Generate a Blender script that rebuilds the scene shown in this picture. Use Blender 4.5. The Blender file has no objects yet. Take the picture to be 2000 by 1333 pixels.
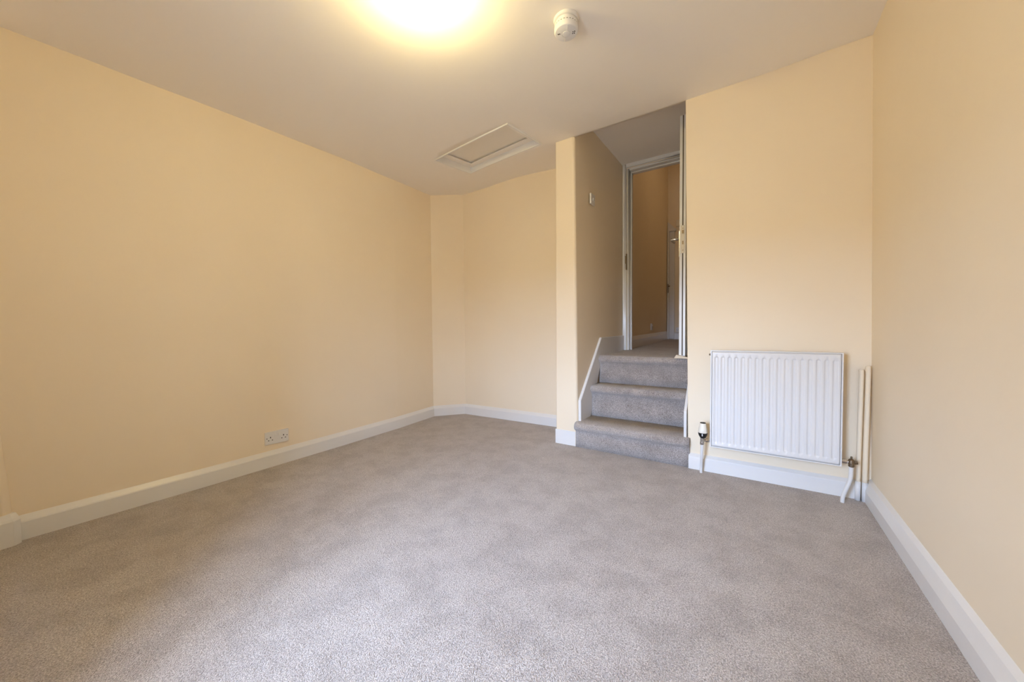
import bpy, bmesh, math, random
from mathutils import Vector, Matrix
from mathutils.geometry import tessellate_polygon
random.seed(4)
S = bpy.context.scene
COL = S.collection

# ------------------------------------------------------------------ camera
cd = bpy.data.cameras.new('camera'); cam = bpy.data.objects.new('camera', cd); COL.objects.link(cam)
yaw, pitch, roll = math.atan2(470, 705), math.atan(21.5 / 705), math.radians(.5)
fw = Vector((-math.sin(yaw), math.cos(yaw), 0)); rt = Vector((math.cos(yaw), math.sin(yaw), 0)); up = Vector((0, 0, 1))
F = fw * math.cos(pitch) - up * math.sin(pitch); U = up * math.cos(pitch) + fw * math.sin(pitch)
Rv = rt * math.cos(roll) - U * math.sin(roll); U = U * math.cos(roll) + rt * math.sin(roll)
m = Matrix((Rv, U, -F)).transposed().to_4x4(); m.translation = Vector((0, 0, .9)); cam.matrix_world = m
cd.sensor_width = 36; cd.lens = 705 / 2000 * 36; cd.clip_start = .01
S.camera = cam

# ------------------------------------------------------------------ world: overcast daylight sky over dim ground
w = bpy.data.worlds.new('sky'); S.world = w; w.use_nodes = True
nt = w.node_tree; nt.nodes.clear()
tc = nt.nodes.new('ShaderNodeTexCoord'); sx = nt.nodes.new('ShaderNodeSeparateXYZ'); cr = nt.nodes.new('ShaderNodeValToRGB')
bg = nt.nodes.new('ShaderNodeBackground'); wo = nt.nodes.new('ShaderNodeOutputWorld')
nt.links.new(tc.outputs['Generated'], sx.inputs[0]); nt.links.new(sx.outputs['Z'], cr.inputs[0])
SKY = (.76, 1.0, 1.46)
cr.color_ramp.elements[0].position = 0.0; cr.color_ramp.elements[0].color = (.11, .11, .10, 1)
cr.color_ramp.elements[1].position = 1.0; cr.color_ramp.elements[1].color = (*[c * .60 for c in SKY], 1)
for _p, _v in ((.01, .38), (.30, .60)):
    _e = cr.color_ramp.elements.new(_p); _e.color = (*[c * _v for c in SKY], 1)
nt.links.new(cr.outputs[0], bg.inputs[0]); bg.inputs[1].default_value = 85.0
nt.links.new(bg.outputs[0], wo.inputs[0])
WX0, WX1, WZ0, WZ1, WY, WD = -1.08, -.34, .40, 1.55, -.25, .62      # window opening behind the camera
pl = bpy.data.lights.new('window_portal', 'AREA'); pl.shape = 'RECTANGLE'; pl.size = WX1 - WX0; pl.size_y = WZ1 - WZ0
pl.cycles.is_portal = True
po = bpy.data.objects.new('window_portal', pl); COL.objects.link(po)
po.location = ((WX0 + WX1) / 2, WY - WD + .02, (WZ0 + WZ1) / 2); po.rotation_euler = (math.pi / 2, 0, 0)
BULB = 445.0
BULB_COL = (1.0, .78, .32)
S.view_settings.view_transform = 'Standard'; S.view_settings.look = 'None'; S.view_settings.gamma = 1
S.view_settings.use_curve_mapping = False; S.view_settings.exposure = 0.02
S.cycles.max_bounces = 12; S.cycles.diffuse_bounces = 8; S.cycles.sample_clamp_indirect = 6

# ------------------------------------------------------------------ materials
def srgb(r, g, b):
    f = lambda c: (c / 255 / 12.92) if c <= 10 else ((c / 255 + .055) / 1.055) ** 2.4
    return (f(r), f(g), f(b), 1)
def mat(name, col, rough=.5, metal=0, bump=0, bscale=40, col2=None, cscale=2, spec=.5, detail=4):
    mt = bpy.data.materials.new(name); mt.use_nodes = True; n = mt.node_tree.nodes; l = mt.node_tree.links
    b = n['Principled BSDF']; b.inputs['Base Color'].default_value = col; b.inputs['Roughness'].default_value = rough
    b.inputs['Metallic'].default_value = metal; b.inputs['Specular IOR Level'].default_value = spec
    g = n.new('ShaderNodeNewGeometry')
    if bump:
        t = n.new('ShaderNodeTexNoise'); t.inputs['Scale'].default_value = bscale; t.inputs['Detail'].default_value = detail
        bp = n.new('ShaderNodeBump'); bp.inputs['Strength'].default_value = 1; bp.inputs['Distance'].default_value = bump
        l.new(g.outputs['Position'], t.inputs['Vector']); l.new(t.outputs['Fac'], bp.inputs['Height']); l.new(bp.outputs[0], b.inputs['Normal'])
    if col2:
        t = n.new('ShaderNodeTexNoise'); t.inputs['Scale'].default_value = cscale; t.inputs['Detail'].default_value = 3
        r = n.new('ShaderNodeValToRGB'); r.color_ramp.elements[0].position = .35; r.color_ramp.elements[1].position = .65
        r.color_ramp.elements[0].color = col; r.color_ramp.elements[1].color = col2
        l.new(g.outputs['Position'], t.inputs['Vector']); l.new(t.outputs['Fac'], r.inputs[0]); l.new(r.outputs[0], b.inputs['Base Color'])
    return mt
M = {}
M['wall'] = mat('cream_emulsion', (.85, .745, .58, 1), .6, bump=.0035, bscale=5, col2=(.83, .72, .555, 1), cscale=1.2, spec=.3)
M['ceil'] = mat('ceiling_emulsion', (.89, .85, .80, 1), .75, bump=.004, bscale=4, spec=.2)
M['gloss'] = mat('white_gloss_paint', (.76, .755, .745, 1), .28, bump=.0005, bscale=30)
M['rad'] = mat('radiator_enamel', (.71, .705, .70, 1), .32)
M['plastic'] = mat('white_plastic', (.74, .735, .73, 1), .35)
M['cream_plastic'] = mat('cream_plastic', (.82, .78, .68, 1), .35)
M['dark'] = mat('dark_recess', (.02, .018, .015, 1), .7)
M['black_plastic'] = mat('black_plastic', (.012, .012, .012, 1), .25)
M['chrome'] = mat('chrome', (.62, .60, .58, 1), .22, 1, bump=.0004, bscale=60)
M['bronze'] = mat('dull_brass', (.20, .15, .10, 1), .4, .9)
M['steel'] = mat('brushed_steel', (.50, .46, .41, 1), .5, .7, bump=.0006, bscale=90)
M['seal'] = mat('smoke_seal', (.10, .075, .05, 1), .8)
M['wood'] = mat('pale_wood', (.80, .72, .60, 1), .5)
M['lid'] = mat('hatch_board', (.84, .80, .73, 1), .6, bump=.001, bscale=20)
M['led'] = mat('red_indicator', (.3, .03, .03, 1), .3)

def carpet_mat():
    mt = bpy.data.materials.new('twist_pile_carpet'); mt.use_nodes = True; n = mt.node_tree.nodes; l = mt.node_tree.links
    b = n['Principled BSDF']; b.inputs['Roughness'].default_value = .95; b.inputs['Specular IOR Level'].default_value = .1
    b.inputs['Sheen Weight'].default_value = .55; b.inputs['Sheen Roughness'].default_value = .5
    g = n.new('ShaderNodeNewGeometry')
    def noise(s, d=2, rough=.5, dist=0):
        t = n.new('ShaderNodeTexNoise'); t.inputs['Scale'].default_value = s; t.inputs['Detail'].default_value = d
        t.inputs['Roughness'].default_value = rough; t.inputs['Distortion'].default_value = dist
        l.new(g.outputs['Position'], t.inputs['Vector']); return t
    def ramp(src, p0, c0, p1, c1):
        r = n.new('ShaderNodeValToRGB'); r.color_ramp.elements[0].position = p0; r.color_ramp.elements[1].position = p1
        r.color_ramp.elements[0].color = c0; r.color_ramp.elements[1].color = c1; l.new(src, r.inputs[0]); return r
    def mul(a, c, f=1.0):
        x = n.new('ShaderNodeMixRGB'); x.blend_type = 'MULTIPLY'; x.inputs[0].default_value = f
        l.new(a, x.inputs[1]); l.new(c, x.inputs[2]); return x
    fine = noise(210, 3, .75)
    c1 = ramp(fine.outputs['Fac'], .36, (.36, .315, .285, 1), .62, (.87, .80, .755, 1))
    v = n.new('ShaderNodeTexVoronoi'); v.inputs['Scale'].default_value = 330; l.new(g.outputs['Position'], v.inputs['Vector'])
    c2 = ramp(v.outputs['Distance'], .15, (1, 1, 1, 1), .75, (.55, .52, .5, 1))
    patch = noise(6.5, 6, .66, .15)
    c3 = ramp(patch.outputs['Fac'], .40, (.74, .72, .705, 1), .56, (1, 1, 1, 1))  # blotchy shading from the lie of the pile, put into the colour
    big = noise(1.3, 2)
    c4 = ramp(big.outputs['Fac'], .35, (.92, .90, .89, 1), .65, (1.0, 1.0, 1.0, 1))
    x = mul(c1.outputs[0], c2.outputs[0]); x = mul(x.outputs[0], c3.outputs[0], .75); x = mul(x.outputs[0], c4.outputs[0])
    l.new(x.outputs[0], b.inputs['Base Color'])
    ad = n.new('ShaderNodeMath'); ad.operation = 'SUBTRACT'; l.new(fine.outputs['Fac'], ad.inputs[0]); l.new(v.outputs['Distance'], ad.inputs[1])
    bp = n.new('ShaderNodeBump'); bp.inputs['Strength'].default_value = .8; bp.inputs['Distance'].default_value = .004
    l.new(ad.outputs[0], bp.inputs['Height'])
    bp2 = n.new('ShaderNodeBump'); bp2.inputs['Strength'].default_value = .5; bp2.inputs['Distance'].default_value = .014
    l.new(patch.outputs['Fac'], bp2.inputs['Height']); l.new(bp.outputs[0], bp2.inputs['Normal']); l.new(bp2.outputs[0], b.inputs['Normal'])
    return mt
M['carpet'] = carpet_mat()
def emis(name, col, st):
    mt = bpy.data.materials.new(name); mt.use_nodes = True; b = mt.node_tree.nodes['Principled BSDF']
    b.inputs['Base Color'].default_value = (.9, .9, .9, 1)
    b.inputs['Emission Color'].default_value = (*col, 1); b.inputs['Emission Strength'].default_value = st; return mt
M['bulb'] = emis('lit_bulb', BULB_COL, BULB)

# ------------------------------------------------------------------ mesh helpers
def obj(name, bm, m_, parent=None, smooth=False, bevel=0, seg=2):
    bmesh.ops.remove_doubles(bm, verts=bm.verts, dist=1e-6)
    bmesh.ops.recalc_face_normals(bm, faces=bm.faces)
    if parent: bmesh.ops.translate(bm, verts=bm.verts, vec=-Vector(root_loc(parent)))
    me = bpy.data.meshes.new(name); bm.to_mesh(me); bm.free()
    for mm in (m_ if isinstance(m_, list) else [m_]): me.materials.append(mm)
    o = bpy.data.objects.new(name, me); COL.objects.link(o); o.parent = parent
    if smooth:
        for p in me.polygons: p.use_smooth = True
    if bevel:
        b = o.modifiers.new('bevel', 'BEVEL'); b.width = bevel; b.segments = seg; b.limit_method = 'ANGLE'; b.angle_limit = math.radians(35)
        for p in me.polygons: p.use_smooth = True
        wn = o.modifiers.new('wn', 'WEIGHTED_NORMAL'); wn.keep_sharp = True
    return o
def root_loc(o):
    v = Vector((0, 0, 0))
    while o: v += Vector(o.location); o = o.parent
    return v
def empty(name, loc, parent=None):
    o = bpy.data.objects.new(name, None); COL.objects.link(o); o.location = loc; o.empty_display_size = .05; return o
def thing(name, label, cat, loc, group=None):
    o = empty(name, loc); o['label'] = label; o['category'] = cat
    if group: o['group'] = group
    return o
def tag(o, label, cat): o['label'] = label; o['category'] = cat; return o
def struct(o): o['kind'] = 'structure'; return o
def B(): return bmesh.new()
def box(bm, x0, x1, y0, y1, z0, z1, mtx=None):
    vs = [bm.verts.new((x, y, z)) for z in (z0, z1) for x, y in ((x0, y0), (x1, y0), (x1, y1), (x0, y1))]
    if mtx:
        for v in vs: v.co = mtx @ v.co
    for f in ((0, 3, 2, 1), (4, 5, 6, 7), (0, 1, 5, 4), (1, 2, 6, 5), (2, 3, 7, 6), (3, 0, 4, 7)): bm.faces.new([vs[i] for i in f])
    return vs
def prism(bm, bottom, top):
    """side-walled solid between two matching 3D loops"""
    a = [bm.verts.new(p) for p in bottom]; b = [bm.verts.new(p) for p in top]; n = len(a)
    bm.faces.new(a[::-1]); bm.faces.new(b)
    for i in range(n): bm.faces.new((a[i], a[(i + 1) % n], b[(i + 1) % n], b[i]))
def extr(bm, pts, z0, z1): prism(bm, [(x, y, z0) for x, y in pts], [(x, y, z1) for x, y in pts])
def lathe(bm, prof, c, axis=Vector((0, 0, 1)), n=32):
    """prof: (radius, height) from bottom to top along axis, centre c"""
    axis = Vector(axis).normalized(); q = axis.to_track_quat('Z', 'Y').to_matrix(); rings = []
    for r, h in prof:
        if r < 1e-6: rings.append([bm.verts.new(Vector(c) + q @ Vector((0, 0, h)))])
        else: rings.append([bm.verts.new(Vector(c) + q @ Vector((r * math.cos(2 * math.pi * i / n), r * math.sin(2 * math.pi * i / n), h))) for i in range(n)])
    for a, b in zip(rings, rings[1:]):
        for i in range(n):
            j = (i + 1) % n
            if len(a) == 1 and len(b) == 1: continue
            if len(a) == 1: bm.faces.new((a[0], b[j], b[i]))
            elif len(b) == 1: bm.faces.new((a[i], a[j], b[0]))
            else: bm.faces.new((a[i], a[j], b[j], b[i]))
    if len(rings[0]) > 1: bm.faces.new(rings[0][::-1])
    if len(rings[-1]) > 1: bm.faces.new(rings[-1])
def tube(bm, pts, r, n=16):
    pts = [Vector(p) for p in pts]; rings = []
    for i, p in enumerate(pts):
        t = (pts[min(i + 1, len(pts) - 1)] - pts[max(i - 1, 0)]).normalized()
        a = t.cross(Vector((0.3, 1, 0.05))).normalized(); b = t.cross(a).normalized()
        rr = r[i] if isinstance(r, (list, tuple)) else r
        rings.append([bm.verts.new(p + (a * math.cos(2 * math.pi * k / n) + b * math.sin(2 * math.pi * k / n)) * rr) for k in range(n)])
    for a, b in zip(rings, rings[1:]):
        for i in range(n): bm.faces.new((a[i], a[(i + 1) % n], b[(i + 1) % n], b[i]))
    bm.faces.new(rings[0][::-1]); bm.faces.new(rings[-1])
def smoothpath(pts, k=6):
    out = []; P = [Vector(p) for p in pts]
    for i in range(len(P) - 1):
        p0, p1, p2, p3 = P[max(i - 1, 0)], P[i], P[i + 1], P[min(i + 2, len(P) - 1)]
        for j in range(k):
            t = j / k
            out.append(.5 * ((2 * p1) + (p2 - p0) * t + (2 * p0 - 5 * p1 + 4 * p2 - p3) * t * t + (3 * p1 - p0 - 3 * p2 + p3) * t ** 3))
    return out + [P[-1]]
def sweep_skirt(bm, line, prof, side=1, z=0):
    """line: plan polyline of the wall plane; prof: (distance out from wall, height); mitred corners. z may be a list"""
    L = [Vector(p) for p in line]; secs = []
    for i, p in enumerate(L):
        ns = []
        if i > 0: d = (L[i] - L[i - 1]).normalized(); ns.append(Vector((-d.y, d.x)) * side)
        if i < len(L) - 1: d = (L[i + 1] - L[i]).normalized(); ns.append(Vector((-d.y, d.x)) * side)
        n = ns[0] if len(ns) == 1 else (ns[0] + ns[1]) / (1 + ns[0].dot(ns[1]))
        zz = z[i] if isinstance(z, (list, tuple)) else z
        secs.append([bm.verts.new((p.x + n.x * a, p.y + n.y * a, zz + h)) for a, h in prof])
    k = len(prof)
    for a, b in zip(secs, secs[1:]):
        for i in range(k): bm.faces.new((a[i], a[(i + 1) % k], b[(i + 1) % k], b[i]))
    bm.faces.new(secs[0]); bm.faces.new(secs[-1][::-1])
SK = [(-.004, -.02), (.020, -.02), (.020, .078), (.0175, .084), (.004, .103), (.001, .106), (-.004, .106)]

# ------------------------------------------------------------------ setting: floors
b = B(); extr(b, [(-3.0, -1.05), (.75, -1.05), (.75, 2.60), (-.33, 2.60), (-1.10, 2.60), (-1.10, 3.10), (-3.0, 3.10)], -.08, 0)
struct(obj('floor', b, M['carpet']))
b = B(); prism(b, [(-1.10, 3.02, .60), (-.345, 3.02, .60), (-.345, 3.85, .60), (.4, 3.85, .60), (.4, 6.25, .60), (-1.2, 6.25, .60), (-1.2, 3.85, .60), (-1.10, 3.85, .60)],
      [(-1.10, 3.02, .675), (-.345, 3.02, .675), (-.345, 3.85, .688), (.4, 3.85, .688), (.4, 6.25, .735), (-1.2, 6.25, .735), (-1.2, 3.85, .688), (-1.10, 3.85, .688)])
struct(obj('floor', b, M['carpet']))

# ------------------------------------------------------------------ setting: walls
ZT = 2.62
WL = [(-2.665, .05), (-2.668, .75), (-2.70, 1.6), (-2.735, 2.18), (-2.797, 2.69)]
b = B(); extr(b, WL + [(-3.0, 2.69), (-3.0, .05)], -.04, ZT); struct(obj('wall_left', b, M['wall'], smooth=False))
# slightly proud pier at the near end of the left wall, with a leaning rounded edge
b = B()
prism(b, [(-2.90, -1.0, -.04), (-2.614, -1.0, -.04), (-2.622, .066, -.04), (-2.640, .086, -.04), (-2.90, .088, -.04)],
         [(-2.90, -1.0, ZT), (-2.614, -1.0, ZT), (-2.622, -.075, ZT), (-2.640, -.055, ZT), (-2.90, -.053, ZT)])
struct(obj('wall_left', b, M['wall'], bevel=.006))
b = B(); extr(b, [(-2.797, 2.69), (-2.582, 2.955), (-2.582, 3.25), (-3.0, 3.25), (-3.0, 2.69)], -.04, ZT); struct(obj('wall_corner', b, M['wall']))
b = B(); extr(b, [(-2.582, 2.955), (-1.25, 3.008), (-1.25, 3.25), (-2.582, 3.25)], -.04, ZT); struct(obj('wall_back', b, M['wall']))
# stud wall between alcove and stairs, its narrow end faces the room, right arris rounded
def arc(cx, cy, r, a0, a1, n=6): return [(cx + r * math.cos(math.radians(a0 + (a1 - a0) * i / n)), cy + r * math.sin(math.radians(a0 + (a1 - a0) * i / n))) for i in range(n + 1)]
def pillar_loop(dx): return [(-1.292 + dx * .3, 3.80), (-1.292 + dx * .3, 2.58)] + [(x + dx * .3, y) for x, y in arc(-1.286, 2.572, .008, 180, 270, 3)] + [(x - dx, y) for x, y in arc(-1.132, 2.582, .022, 270, 360)] + [(-1.110 - dx * .2, 3.80)]
b = B(); prism(b, [(x, y, -.04) for x, y in pillar_loop(0)], [(x, y, 2.70) for x, y in pillar_loop(.022)])
po_ = struct(obj('wall_stairs', b, M['wall']))
# radiator wall, its left end leans a little
b = B(); prism(b, [(-.340, 2.56, -.04), (.60, 2.56, -.04), (.60, 2.75, -.04), (-.340, 2.75, -.04)], [(-.372, 2.56, 2.70), (.60, 2.56, 2.70), (.60, 2.75, 2.70), (-.372, 2.75, 2.70)])
struct(obj('wall_radiator', b, M['wall'], bevel=.004))
b = B(); extr(b, [(-.345, 2.75), (-.20, 2.75), (-.20, 3.80), (-.345, 3.80)], -.04, 2.70); struct(obj('wall_passage', b, M['wall']))
b = B(); prism(b, [(.519, -1.0, -.04), (.70, -1.0, -.04), (.70, 2.75, -.04), (.519, 2.75, -.04)], [(.486, -1.0, ZT), (.70, -1.0, ZT), (.70, 2.75, ZT), (.486, 2.75, ZT)])
struct(obj('wall_right', b, M['wall']))
# wall behind the camera with a window opening
b = B()
Y0, Y1 = WY - WD, WY
box(b, -2.95, WX0, Y0, Y1, -.04, ZT); box(b, WX1, .70, Y0, Y1, -.04, ZT); box(b, WX0, WX1, Y0, Y1, -.04, WZ0); box(b, WX0, WX1, Y0, Y1, WZ1, ZT)
struct(obj('wall_front', b, M['wall']))
wn = struct(empty('window_1', ((WX0 + WX1) / 2, Y0 + .05, WZ0)))
b = B(); t = .045
box(b, WX0, WX0 + t, Y0 + .02, Y0 + .08, WZ0, WZ1); box(b, WX1 - t, WX1, Y0 + .02, Y0 + .08, WZ0, WZ1)
box(b, WX0 + t, WX1 - t, Y0 + .02, Y0 + .08, WZ0, WZ0 + t); box(b, WX0 + t, WX1 - t, Y0 + .02, Y0 + .08, WZ1 - t, WZ1)
obj('window_frame', b, M['gloss'], wn)
b = B(); box(b, (WX0 + WX1) / 2 - .02, (WX0 + WX1) / 2 + .02, Y0 + .025, Y0 + .075, WZ0 + t, WZ1 - t); obj('mullion', b, M['gloss'], wn)
b = B(); box(b, WX0, WX1, Y0 + .08, Y1 + .02, WZ0 - .0, WZ0 + .02); obj('window_sill', b, M['gloss'], wn)

# ------------------------------------------------------------------ setting: ceiling (uneven old plaster) with hatch hole
KP = [(-2.665, .12, 2.205), (-2.668, .75, 2.227), (-2.70, 1.6, 2.262), (-2.735, 2.18, 2.276), (-2.78, 2.6, 2.296), (-2.57, 2.955, 2.347), (-1.9, 2.985, 2.381),
      (-1.33, 3.0, 2.361), (-1.27, 2.56, 2.356), (-1.14, 2.56, 2.348), (-.75, 2.56, 2.347), (-.37, 2.56, 2.345), (.06, 2.56, 2.348), (.48, 2.56, 2.361), (.49, 2.342, 2.376), (-1.1, 1.0, 2.262), (.49, .8, 2.29)]
def cz(x, y):
    base = 2.236 + .018 * x + .050 * y; s = ws = 0
    for X, Y, Z in KP:
        d = ((x - X) ** 2 + (y - Y) ** 2) + .05; wgt = 1 / d ** 1.5
        s += wgt * (Z - (2.236 + .018 * X + .050 * Y)); ws += wgt
    return base + s / (ws + .15)
HC = [(-2.166, 2.156), (-1.421, 2.097), (-1.389, 2.490), (-2.141, 2.562)]     # hatch corners in plan, anticlockwise
def inside(x, y, poly):
    return all((poly[(i + 1) % 4][0] - poly[i][0]) * (y - poly[i][1]) - (poly[(i + 1) % 4][1] - poly[i][1]) * (x - poly[i][0]) > 0 for i in range(4))
b = B(); bmesh.ops.create_grid(b, x_segments=48, y_segments=52, size=1)
for v in b.verts: v.co.x = -3.0 + (v.co.x + 1) / 2 * 3.7; v.co.y = -1.0 + (v.co.y + 1) / 2 * 4.2
for i in range(4):
    p, q = HC[i], HC[(i + 1) % 4]; d = Vector((q[0] - p[0], q[1] - p[1], 0)).normalized()
    bmesh.ops.bisect_plane(b, geom=b.verts[:] + b.edges[:] + b.faces[:], plane_co=(p[0], p[1], 0), plane_no=(-d.y, d.x, 0), dist=1e-5)
CY = 2.575
bmesh.ops.bisect_plane(b, geom=b.verts[:] + b.edges[:] + b.faces[:], plane_co=(0, CY, 0), plane_no=(0, 1, 0), dist=1e-5)
bmesh.ops.bisect_plane(b, geom=b.verts[:] + b.edges[:] + b.faces[:], plane_co=(-1.2, 0, 0), plane_no=(1, 0, 0), dist=1e-5)
kill = []
for f in b.faces:
    c = f.calc_center_median()
    if inside(c.x, c.y, HC) or (c.x > -1.2 and c.y > CY): kill.append(f)
bmesh.ops.delete(b, geom=kill, context='FACES')
for v in b.verts: v.co.z = cz(v.co.x, v.co.y)
for f in b.faces: f.normal_update()
if sum(f.normal.z for f in b.faces) > 0: bmesh.ops.reverse_faces(b, faces=b.faces)
ret = bmesh.ops.extrude_face_region(b, geom=b.faces[:])
for v in [g for g in ret['geom'] if isinstance(g, bmesh.types.BMVert)]: v.co.z += .13
ce = struct(obj('ceiling', b, M['ceil']))
for p in ce.data.polygons: p.use_smooth = abs(p.normal.z) > .9
b = B(); box(b, -1.20, -.25, CY - .01, CY + .10, 2.47, 2.62)
struct(obj('ceiling', b, M['ceil']))
b = B(); box(b, -1.2, -.25, CY + .05, 3.80, 2.556, 2.66); struct(obj('ceiling', b, M['ceil']))

# loft hatch
hx = sum(p[0] for p in HC) / 4; hy = sum(p[1] for p in HC) / 4; HZ = cz(hx, hy)
ht = thing('loft_hatch', 'rectangular white loft hatch set into the ceiling above the alcove', 'hatch', (hx, hy, HZ + .01))
def inset(k): # k metres inwards
    out = []
    for i in range(4):
        p0, p1, p2 = Vector(HC[i - 1]), Vector(HC[i]), Vector(HC[(i + 1) % 4])
        a = (p0 - p1).normalized(); c = (p2 - p1).normalized(); out.append(p1 + (a + c) * k)
    return out
def ring(bm, prof):
    """closed mitred frame; prof = (inset, z) loop"""
    D = 8; secs = []
    for k, z in prof:
        q = inset(k); pts = [q[i].lerp(q[(i + 1) % 4], j / D) for i in range(4) for j in range(D)]
        secs.append([bm.verts.new((p.x, p.y, cz(p.x, p.y) + z)) for p in pts])
    n = len(secs); K = 4 * D
    for s in range(n):
        A, C = secs[s], secs[(s + 1) % n]
        for i in range(K): bm.faces.new((A[i], A[(i + 1) % K], C[(i + 1) % K], C[i]))
b = B(); ring(b, [(-.012, -.001), (-.009, -.008), (-.002, -.009), (.002, -.006), (.010, .034), (.012, .055), (-.010, .055)]); obj('architrave', b, M['gloss'], ht)
b = B(); ring(b, [(.010, .036), (.066, .036), (.066, .042), (.010, .050)]); obj('stop_ledge', b, M['ceil'], ht)
b = B(); q = inset(.045); P3 = inset(.05)
prism(b, [(p.x, p.y, cz(p.x, p.y) + .053) for p in q], [(p.x, p.y, cz(p.x, p.y) + .071) for p in q]); obj('lid', b, M['lid'], ht)
b = B(); box(b, -2.30, -1.28, 1.98, 2.70, 2.46, 2.52); struct(obj('ceiling', b, M['lid']))   # added unseen cover, stops sky light leaking in round the hatch lid

# ------------------------------------------------------------------ skirting
def skirt(name, line, side=1, prof=SK, z=0, m_=None):
    b = B(); sweep_skirt(b, line, prof, side, z); return struct(obj(name, b, m_ or M['gloss']))
left = [(WL[i][0], WL[i][1]) for i in range(len(WL))]; left[0] = (-2.665, .08)
skirt('baseboard_left', left, -1)
skirt('baseboard_corner', [(-2.794, 2.687), (-2.584, 2.952)], -1)
skirt('baseboard_back', [(-2.580, 2.953), (-1.28, 3.006)], -1)
skirt('baseboard_left', [(-2.616, -.26), (-2.622, .070), (-2.636, .084)], -1, [(-.02, -.02), (.018, -.02), (.018, .104), (.014, .114), (.002, .134), (-.02, .136)])
skirt('baseboard_stairs', [(-1.292, 3.0), (-1.292, 2.565), (-1.128, 2.565)], 1, [(-.006, -.02), (.020, -.02), (.020, .086), (.016, .098), (.002, .112), (-.006, .112)])
skirt('baseboard_radiator', [(-.336, 2.56), (.458, 2.56)], -1, [(-.004, -.02), (.020, -.02), (.020, .076), (.0175, .081), (.004, .094), (.001, .097), (-.004, .097)])
skirt('baseboard_right', [(.5185, 2.56), (.519, -.25)], -1, [(-.006, -.02), (.031, -.02), (.031, .060), (.016, .100), (.002, .113), (-.006, .115)])
skirt('baseboard_front', [(.5, -.25), (-2.58, -.25)], -1)

# stair strings (sloping skirting boards beside the steps)
def board(name, poly, x0, x1, m_, bev=.004):
    b = B(); prism(b, [(x0, y, z) for y, z in poly], [(x1, y, z) for y, z in poly]); return struct(obj(name, b, m_, bevel=bev))
board('trim_1', [(2.585, .10), (2.585, .352), (3.045, .828), (3.72, .835), (3.72, .66), (3.05, .64), (2.80, .2), (2.62, .10)], -1.118, -1.092, M['gloss'], .006)
board('trim_2', [(2.557, .19), (2.557, .362), (3.03, .84), (3.70, .84), (3.70, .6), (3.05, .6), (2.80, .30), (2.70, .19)], -.350, -.368, M['gloss'], .004)

# ------------------------------------------------------------------ carpeted stairs
st = thing('staircase', 'short flight of three carpeted steps rising to the open door', 'stairs', (-.72, 2.8, 0))
def step(y0, y1, z0, z1, x0, x1, extra=.026):
    """carpeted riser and tread with a rolled nosing"""
    prof = [(y1, z0), (y0, z0), (y0 + .002, z0 + .08), (y0, z1 - .066), (y0 - extra * .35, z1 - .060), (y0 - extra * .85, z1 - .045), (y0 - extra, z1 - .028), (y0 - extra * .85, z1 - .013), (y0 - extra * .45, z1 - .003), (y0 + .004, z1 + .001), (y0 + .05, z1 + .002), (y1, z1)]
    b = B(); n = 24; rings = []
    for i in range(n + 1):
        x = x0 + (x1 - x0) * i / n; wob = .0025 * math.sin(i * 1.7 + z0 * 20); ends = min(1, min(i, n - i) / 1.5)
        rings.append([b.verts.new((x, y + (wob if k > 3 else wob * .3) - 0, z + (wob * .5 if k > 4 else 0))) for k, (y, z) in enumerate(prof)])
    k = len(prof)
    for a, c in zip(rings, rings[1:]):
        for i in range(k): b.faces.new((a[i], a[(i + 1) % k], c[(i + 1) % k], c[i]))
    b.faces.new(rings[0]); b.faces.new(rings[-1][::-1])
    o = obj('step', b, M['carpet'], st, smooth=False)
    for p in o.data.polygons: p.use_smooth = len(p.vertices) == 4
    return o
step(2.550, 2.86, 0, .192, -1.121, -.330, .034)
step(2.815, 3.10, .185, .442, -1.106, -.352, .034)
step(3.004, 3.08, .435, .677, -1.106, -.352, .034)

# ------------------------------------------------------------------ doorway with open fire door
dr = struct(empty('door_1', (-.42, 3.70, .68)))
DY = 3.72
b = B()
box(b, -1.35, -1.055, DY, DY + .12, .6, 3.7); box(b, -.36, .40, DY, DY + .12, .6, 3.7); box(b, -1.055, -.36, DY, DY + .12, 2.50, 3.7)
struct(obj('wall_doorway', b, M['wall']))
fr = None
b = B()
# architrave face boards
box(b, -1.109, -1.072, DY - .018, DY + .001, .672, 2.555); box(b, -1.072, -.352, DY - .018, DY + .001, 2.520, 2.555); box(b, -.385, -.352, DY - .018, DY + .001, .672, 2.52)
obj('architrave', b, M['gloss'], dr, bevel=.003)
b = B()
box(b, -1.066, -1.046, DY - .003, DY + .13, .672, 2.512); box(b, -1.046, -.380, DY - .003, DY + .13, 2.492, 2.512); box(b, -.380, -.358, DY - .003, DY + .13, .672, 2.512)
box(b, -1.046, -1.034, DY + .045, DY + .08, .672, 2.492); box(b, -1.034, -.380, DY + .045, DY + .08, 2.480, 2.492)
obj('door_lining', b, M['gloss'], dr, bevel=.003)
b = B(); box(b, -1.0745, -1.0655, DY - .024, DY + .03, 1.50, 1.66); box(b, -1.081, -1.0735, DY - .022, DY - .016, 1.56, 1.64)
obj('strike_plate', b, M['bronze'], dr)
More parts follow.
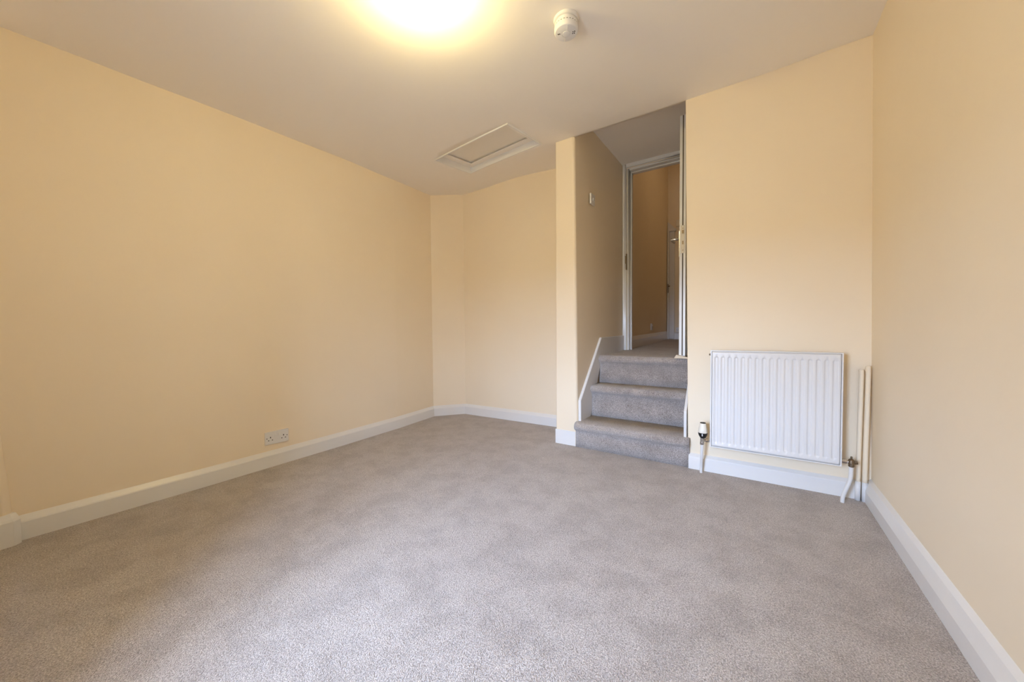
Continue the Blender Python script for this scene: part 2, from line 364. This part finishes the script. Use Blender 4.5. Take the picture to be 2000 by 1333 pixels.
# leaf stands open into the passage, lock edge towards the room
DX0, DX1, DE = -.463, -.419, 2.965
b = B(); box(b, DX0, DX1, DE, 3.70, .694, 2.475); leaf = obj('door_leaf', b, M['gloss'], dr, bevel=.002)
b = B(); box(b, -.4435, -.4355, DE - .0012, DE + .004, 1.665, 2.474); box(b, -.4435, -.4355, DE - .0012, DE + .004, .698, 1.462)
obj('smoke_seal', b, M['seal'], leaf)
lp = obj('lock_plate', (lambda b: (box(b, -.453, -.427, DE - .0025, DE + .001, 1.462, 1.668), b)[1])(B()), M['steel'], leaf, bevel=.001)
b = B(); box(b, -.4445, -.4325, DE - .008, DE - .001, 1.607, 1.632); obj('latch', b, M['bronze'], leaf)
b = B(); lathe(b, [(.0035, 0), (.0035, .001)], (-.439, DE - .0028, 1.646), (0, -1, 0), 10); lathe(b, [(.0035, 0), (.0035, .001)], (-.439, DE - .0028, 1.484), (0, -1, 0), 10)
box(b, -.4440, -.434, DE - .0034, DE - .002, 1.527, 1.553); obj('screws', b, M['bronze'], leaf)
b = B(); box(b, DX0 - .008, DX0 + .001, DE + .028, DE + .075, 1.445, 1.64); obj('handle_plate', b, M['chrome'], leaf, bevel=.002)
b = B(); tube(b, [(DX0, DE + .052, 1.583), (DX0 - .058, DE + .052, 1.584), (DX0 - .066, DE + .056, 1.584)], [.010, .009, .008]); tube(b, smoothpath([(DX0 - .063, DE + .044, 1.584), (DX0 - .066, DE + .09, 1.584), (DX0 - .060, DE + .15, 1.581)]), .0085)
obj('handle', b, M['chrome'], leaf, smooth=True)
b = B(); box(b, DX1, DX1 + .008, DE + .028, DE + .075, 1.445, 1.64); obj('handle_plate', b, M['chrome'], leaf, bevel=.002)
for z in (.86, 1.55, 2.30):
    b = B(); box(b, -.424, -.412, 3.695, 3.712, z, z + .10); obj('hinge', b, M['steel'], leaf)

# wedge under the door
b = B(); prism(b, [(-.492, DE - .030, .677), (-.37, DE - .055, .677), (-.37, DE - .020, .677), (-.492, DE + .022, .677)], [(-.478, DE - .020, .702), (-.37, DE - .048, .682), (-.37, DE - .025, .682), (-.478, DE + .012, .704)])
tag(obj('door_wedge', b, M['wood'], bevel=.006), 'small pale wedge on the top step holding the white door open', 'doorstop')

# ------------------------------------------------------------------ hall beyond the door
b = B(); prism(b, [(-1.095, 3.84, .6), (-1.13, 6.16, .6), (-1.3, 6.16, .6), (-1.3, 3.84, .6)], [(-1.095, 3.84, 3.7), (-1.13, 6.16, 3.7), (-1.3, 6.16, 3.7), (-1.3, 3.84, 3.7)]); struct(obj('wall_hall_left', b, M['wall']))
b = B(); box(b, -1.3, .45, 6.15, 6.3, .6, 3.7); struct(obj('wall_hall_end', b, M['wall']))
b = B(); box(b, .25, .45, 3.84, 6.15, .6, 3.7); struct(obj('wall_hall_right', b, M['wall']))
b = B(); box(b, -1.3, .45, 3.72, 6.3, 3.45, 3.7); struct(obj('ceiling', b, M['ceil']))
skirt('baseboard_hall', [(-1.095, 3.845), (-1.13, 6.09)], -1, [(-.01, -.02), (.018, -.02), (.018, .088), (.014, .094), (.012, .101), (.003, .128), (-.01, .128)], z=[.690, .732])
skirt('baseboard_hall', [(-1.03, 6.15), (.25, 6.15)], -1, [(-.01, -.02), (.018, -.02), (.018, .088), (.003, .108), (-.01, .108)], z=.735)
d2 = struct(empty('door_2', (-1.08, 6.1, .74)))
b = B(); box(b, -1.122, -1.098, 6.08, 6.151, .72, 2.45); box(b, -1.098, -1.0, 6.09, 6.151, 2.415, 2.45); obj('door_frame', b, M['gloss'], d2, bevel=.004)
b = B(); box(b, -1.098, -1.022, 6.11, 6.151, .74, 2.415); obj('door_leaf', b, M['rad'], d2, bevel=.003)
b = B(); box(b, -1.112, -1.102, 6.068, 6.09, 1.46, 1.60); tube(b, [(-1.105, 6.07, 1.56), (-1.085, 6.045, 1.56), (-1.075, 6.045, 1.56)], .008); obj('handle', b, M['bronze'], d2)
b = B(); prism(b, [(-1.125, 6.149, 2.45), (-1.01, 6.149, 2.45), (-1.125, 6.149, 2.575)], [(-1.125, 6.12, 2.45), (-1.01, 6.12, 2.45), (-1.125, 6.12, 2.575)]); struct(obj('trim_3', b, M['rad']))

hl = bpy.data.lights.new('hall_fill', 'POINT'); hl.energy = 3; hl.color = (1, .72, .40); hl.shadow_soft_size = .15  # added unseen fill light, brightens the hall beyond the door
ho = bpy.data.objects.new('hall_fill', hl); COL.objects.link(ho); ho.location = (-.15, 4.9, 3.2)

# ------------------------------------------------------------------ electrical plates
def socket(name, label, cat, c, nrm, w_, h_, gangs, mt=None, switch=False):
    """c centre on the wall, nrm wall normal (plan)"""
    n = Vector((*nrm, 0)).normalized(); tt = Vector((-n.y, n.x, 0)); Mx = Matrix((tt, n, Vector((0, 0, 1)))).transposed().to_4x4(); Mx.translation = Vector(c)
    t_ = thing(name, label, cat, c)
    b = B(); box(b, -w_ / 2, w_ / 2, -.003, .011, -h_ / 2, h_ / 2, Mx); obj('face_plate', b, mt or M['plastic'], t_, bevel=.003)
    if switch:
        b = B(); box(b, -.006, .006, .010, .016, -.011, .011, Mx); obj('rocker', b, mt or M['plastic'], t_, bevel=.002)
        for s in (-1, 1):
            b = B(); lathe(b, [(.003, 0), (.003, .0008)], Mx @ Vector((s * .03, .0112, 0)), n, 10); obj('screw', b, M['steel'], t_)
        return t_
    for g in range(gangs):
        s = (g - (gangs - 1) / 2) * 2; cx = s * .040
        for hx0, hx1, hz0, hz1 in ((-.0025, .0025, .0, .0095), (-.0145, -.008, -.0165, -.0115), (.008, .0145, -.0165, -.0115)):
            b = B(); box(b, cx + hx0, cx + hx1, .009, .0118, hz0, hz1, Mx); obj('pin_hole', b, M['dark'], t_)
        sx_ = s * .0115 if gangs > 1 else 0
        b = B(); box(b, sx_ - .0055, sx_ + .0055, .010, .0145, .008, .026, Mx); obj('rocker', b, mt or M['plastic'], t_, bevel=.0015)
    b = B()
    b.free()
    for s in (-1, 1):
        b = B(); lathe(b, [(.003, 0), (.003, .0008)], Mx @ Vector((s * (w_ / 2 - .012), .0112, 0)), n, 10); obj('screw', b, M['dark'], t_)
    return t_
socket('power_socket', 'white double power socket low on the left wall above the skirting', 'socket', (-2.684, 1.132, .190), (1, -.03), .146, .086, 2)
socket('light_switch', 'small white light switch on the wall beside the steps', 'light switch', (-1.110, 2.866, 1.965), (1, 0), .086, .086, 1, switch=True)
socket('power_socket', 'small single socket on the hall wall seen through the doorway', 'socket', (-1.112, 4.985, .925), (1, 0), .086, .086, 1)
socket('power_socket', 'double socket at the far end of the hall, beside the grey door', 'socket', (-.93, 6.149, .885), (0, -1), .146, .07, 2)
b = B(); box(b, -1.003, -.90, 6.12, 6.152, 2.485, 2.585); th = thing('wall_box', 'small cream control box high on the far hall wall', 'control box', (-.95, 6.14, 2.53)); obj('casing', b, M['cream_plastic'], th, bevel=.006)
b = B(); box(b, -.985, -.92, 6.116, 6.121, 2.50, 2.57); obj('cover', b, M['cream_plastic'], th, bevel=.002)

# ------------------------------------------------------------------ smoke detector
DX, DY_, DZ = -.712, 1.530, cz(-.712, 1.53)
sd = thing('smoke_detector', 'round white smoke detector fixed to the ceiling', 'smoke detector', (DX, DY_, DZ))
ax = (0, 0, -1)
b = B(); lathe(b, [(.055, -.004), (.056, .005), (.054, .013), (.049, .016)], (DX, DY_, DZ), ax, 64); obj('base', b, M['plastic'], sd, bevel=.001)
b = B(); lathe(b, [(.047, .0155), (.047, .020), (.051, .0215), (.0515, .034), (.050, .0345), (.050, .038)], (DX, DY_, DZ), ax, 64); obj('side_ring', b, M['plastic'], sd, bevel=.0006)
b = B(); lathe(b, [(.0515, .038), (.053, .0395), (.053, .054), (.0505, .060), (.047, .0625), (.019, .0655), (.019, .0640), (.0, .0640)], (DX, DY_, DZ), ax, 64); obj('cover', b, M['plastic'], sd, bevel=.0008)
b = B(); lathe(b, [(.0170, .0630), (.0170, .0662), (.0150, .0672), (.0, .0676)], (DX, DY_, DZ), ax, 40); obj('test_button', b, M['plastic'], sd, bevel=.0006)
R_ = Matrix.Rotation(yaw, 4, 'Z')
def dot(bm, u, v, r=.0022, h=.0655):
    p = R_ @ Vector((u, v, 0)); lathe(bm, [(r, 0), (r, .0015)], (DX + p.x, DY_ + p.y, DZ - h + .001), (0, 0, -1), 10)
for u, v in ((.029, .010), (.036, .013), (.029, .001), (.036, .003)): b = B(); dot(b, u, -v, .0026, .0645); obj('vent_hole', b, M['dark'], sd)
for u, v in ((-.035, .004), (-.029, .002)): b = B(); dot(b, u, v, .0030, .0645); obj('vent_hole', b, M['dark'], sd)
for s in (-1, 1):
    p = R_ @ Vector((.0, s * .032, 0)); q = R_ @ Vector((1, 0, 0))
    Mx = R_.copy(); Mx.translation = Vector((DX + p.x, DY_ + p.y, DZ - .0640)); b = B(); box(b, -.0012, .0012, -.0125, .0125, -.0026, .002, Mx); obj('rib', b, M['plastic'], sd)
b = B()
for i in range(48):
    if i % 2: continue
    a = 2 * math.pi * i / 48; Mx = Matrix.Rotation(a, 4, 'Z'); Mx.translation = Vector((DX, DY_, DZ)); box(b, .0495, .0508, -.0022, .0022, -.0385, -.0345, Mx)
obj('vent_slots', b, M['seal'], sd)['kind'] = 'stuff'

# ------------------------------------------------------------------ ceiling light
LX, LY = -1.100, 1.035; LZ = cz(LX, LY)
cl = thing('ceiling_light', 'bare glowing bulb in a white holder on the ceiling', 'light', (LX, LY, LZ))
b = B(); lathe(b, [(.042, -.004), (.042, .010), (.036, .016), (.020, .020), (.019, .042), (.0, .042)], (LX, LY, LZ), ax, 32); obj('lamp_holder', b, M['plastic'], cl, smooth=True)
b = B(); lathe(b, [(.012, .036), (.014, .044), (.026, .062), (.030, .080), (.028, .094), (.018, .106), (.0, .110)], (LX, LY, LZ), ax, 24); obj('bulb', b, M['bulb'], cl, smooth=True)

# ------------------------------------------------------------------ radiator
RX0, RX1, RZ0, RZ1, RY = -.208, .386, .186, .769, 2.452
rd = thing('radiator', 'white ribbed panel radiator on the wall right of the stairs', 'radiator', ((RX0 + RX1) / 2, 2.50, RZ0))
nf = 17; pitch_ = .0332; fx0 = (RX0 + RX1) / 2 - pitch_ * nf / 2
px0, px1, pz0, pz1 = RX0 + .0082, RX1 - .0082, RZ0 + .0072, RZ1 - .0072
b = B()
xs = sorted(set([px0, px1] + [fx0 + pitch_ * (i + k / 12) for i in range(nf) for k in range(12)] + [fx0 + pitch_ * nf]))
zlo, zhi = RZ0 + .030, RZ1 - .036
zs = sorted(set([pz0, pz1, pz0 + .01, pz1 - .012] + [zlo + .003 * i for i in range(8)] + [zhi - .003 * i for i in range(8)] + [zlo + .024 + (zhi - zlo - .048) * i / 12 for i in range(13)]))
def prof(x, z):
    u = (x - fx0) / pitch_
    if u < 0 or u > nf or z < zlo or z > zhi: return 0
    d = abs((u % 1) - .5) * pitch_                       # distance from channel centre
    hw = .0105
    e = min(z - zlo, zhi - z)
    if e < hw:                                           # rounded end
        d = math.hypot(d, hw - e)
    t_ = max(0, min(1, (hw - d) / .0055)); return .0045 * t_ * t_ * (3 - 2 * t_)
grid = [[b.verts.new((x, RY + prof(x, z), z)) for x in xs] for z in zs]
for r0, r1 in zip(grid, grid[1:]):
    for i in range(len(xs) - 1): b.faces.new((r0[i], r0[i + 1], r1[i + 1], r1[i]))
ret = bmesh.ops.extrude_face_region(b, geom=b.faces[:])
for v in [g for g in ret['geom'] if isinstance(g, bmesh.types.BMVert)]: v.co.y = RY + .012
obj('front_panel', b, M['rad'], rd, smooth=True)
b = B(); yb = RY + .040
for (x0, x1, z0, z1) in ((RX0, RX0 + .0065, RZ0, RZ1), (RX1 - .0065, RX1, RZ0, RZ1), (RX0 + .0065, RX1 - .0065, RZ0, RZ0 + .0055), (RX0 + .0065, RX1 - .0065, RZ1 - .0055, RZ1)):
    box(b, x0, x1, RY - .001, yb, z0, z1)
obj('casing', b, M['rad'], rd)
b = B(); box(b, RX0 + .007, RX1 - .007, RY + .018, RY + .040, RZ0 + .006, RZ1 - .006); obj('water_panel', b, M['rad'], rd)
for x in (RX0 + .10, RX1 - .14):
    b = B(); box(b, x, x + .035, yb - .001, 2.558, RZ0 + .05, RZ1 - .07); obj('bracket', b, M['steel'], rd)
b = B(); lathe(b, [(.007, 0), (.007, .006), (.004, .006), (.004, .010)], (RX0, RY + .024, .741), (-1, 0, 0), 8); obj('bleed_valve', b, M['bronze'], rd)
# thermostatic valve on the left
vx, vy = -.247, 2.462
tv = obj('thermostatic_valve', (lambda b: (lathe(b, [(.0235, .262), (.0255, .266), (.0235, .285), (.0195, .305), (.0175, .318), (.0165, .322)], (vx, vy, 0), n=28), b)[1])(B()), M['cream_plastic'], rd, smooth=True)
tv['label'] = 'cream and black thermostatic valve head'
b = B(); lathe(b, [(.0165, .3215), (.0150, .326), (.0, .327)], (vx, vy, 0), n=28); obj('cap', b, M['black_plastic'], tv, smooth=True)
b = B(); lathe(b, [(.012, .230), (.016, .234), (.024, .250), (.0262, .262), (.0240, .2635)], (vx, vy, 0), n=28); obj('collar', b, M['black_plastic'], tv, smooth=True)
b = B(); box(b, vx - .003, vx + .002, vy - .0262, vy - .018, .247, .261); obj('pointer', b, M['plastic'], tv)
b = B(); lathe(b, [(.009, .188), (.0115, .190), (.0115, .205), (.010, .206), (.010, .231)], (vx - .004, vy, 0), n=20); tube(b, [(vx - .004, vy, .217), (RX0 + .002, vy + .01, .217)], .0075); lathe(b, [(.0115, 0), (.0115, .014)], (vx + .016, vy + .006, .217), (1, .2, 0), 6)
obj('valve_body', b, M['chrome'], tv, smooth=False, bevel=.0008)
b = B(); tube(b, smoothpath([(vx - .004, vy, .190), (vx - .006, vy + .008, .12), (vx - .010, vy + .030, .06), (vx - .012, vy + .042, -.01)]), .0078); obj('pipe', b, M['gloss'], rd, smooth=True)
# lockshield valve on the right
lx, ly = .424, 2.462
b = B(); lathe(b, [(.009, .188), (.0125, .192), (.0125, .204), (.0135, .208), (.0125, .224), (.008, .229), (.004, .231), (.0045, .240), (.003, .243)], (lx, ly, 0), n=12)
lathe(b, [(.0085, 0), (.0085, .016)], (lx + .008, ly, .212), (1, 0, .2), 6)
lv = obj('lockshield_valve', b, M['bronze'], rd); b = B(); tube(b, [(lx, ly, .213), (RX1 - .002, ly + .006, .213)], .0085); lathe(b, [(.0120, 0), (.0120, .018)], (RX1 + .003, ly + .005, .213), (1, 0, 0), 6)
obj('union_nut', b, M['chrome'], lv)
b = B(); tube(b, smoothpath([(lx - .001, ly, .192), (lx - .001, ly, .158), (lx - .004, ly, .122), (lx - .018, ly - .004, .075), (lx - .030, ly - .004, .030), (lx - .032, ly - .004, -.01)]), .0088); obj('pipe', b, M['gloss'], rd, smooth=True)

# ------------------------------------------------------------------ two vertical pipes in the right corner
def corner_pipe(x, y, r, top, label, lean):
    t_ = thing('vertical_pipe', label, 'pipe', (x, y, 0))
    b = B(); tube(b, smoothpath([(x, y, .098), (x + lean * .2, y, .25), (x + lean * .65, y, .50), (x + lean, y + .004, top - .012), (x + lean, y + .012, top)], 5), r, 20); obj('upper_length', b, M['wall'], t_, smooth=True)
    b = B(); tube(b, [(x, y, -.01), (x, y, .060), (x, y, .100)], r + .0012, 20); obj('lower_length', b, M['gloss'], t_, smooth=True)
corner_pipe(.4625, 2.533, .0102, .672, 'left of two painted vertical pipes in the corner beside the radiator', .006)
corner_pipe(.4875, 2.528, .0102, .690, 'right of two painted vertical pipes, nearest the right wall', .006)
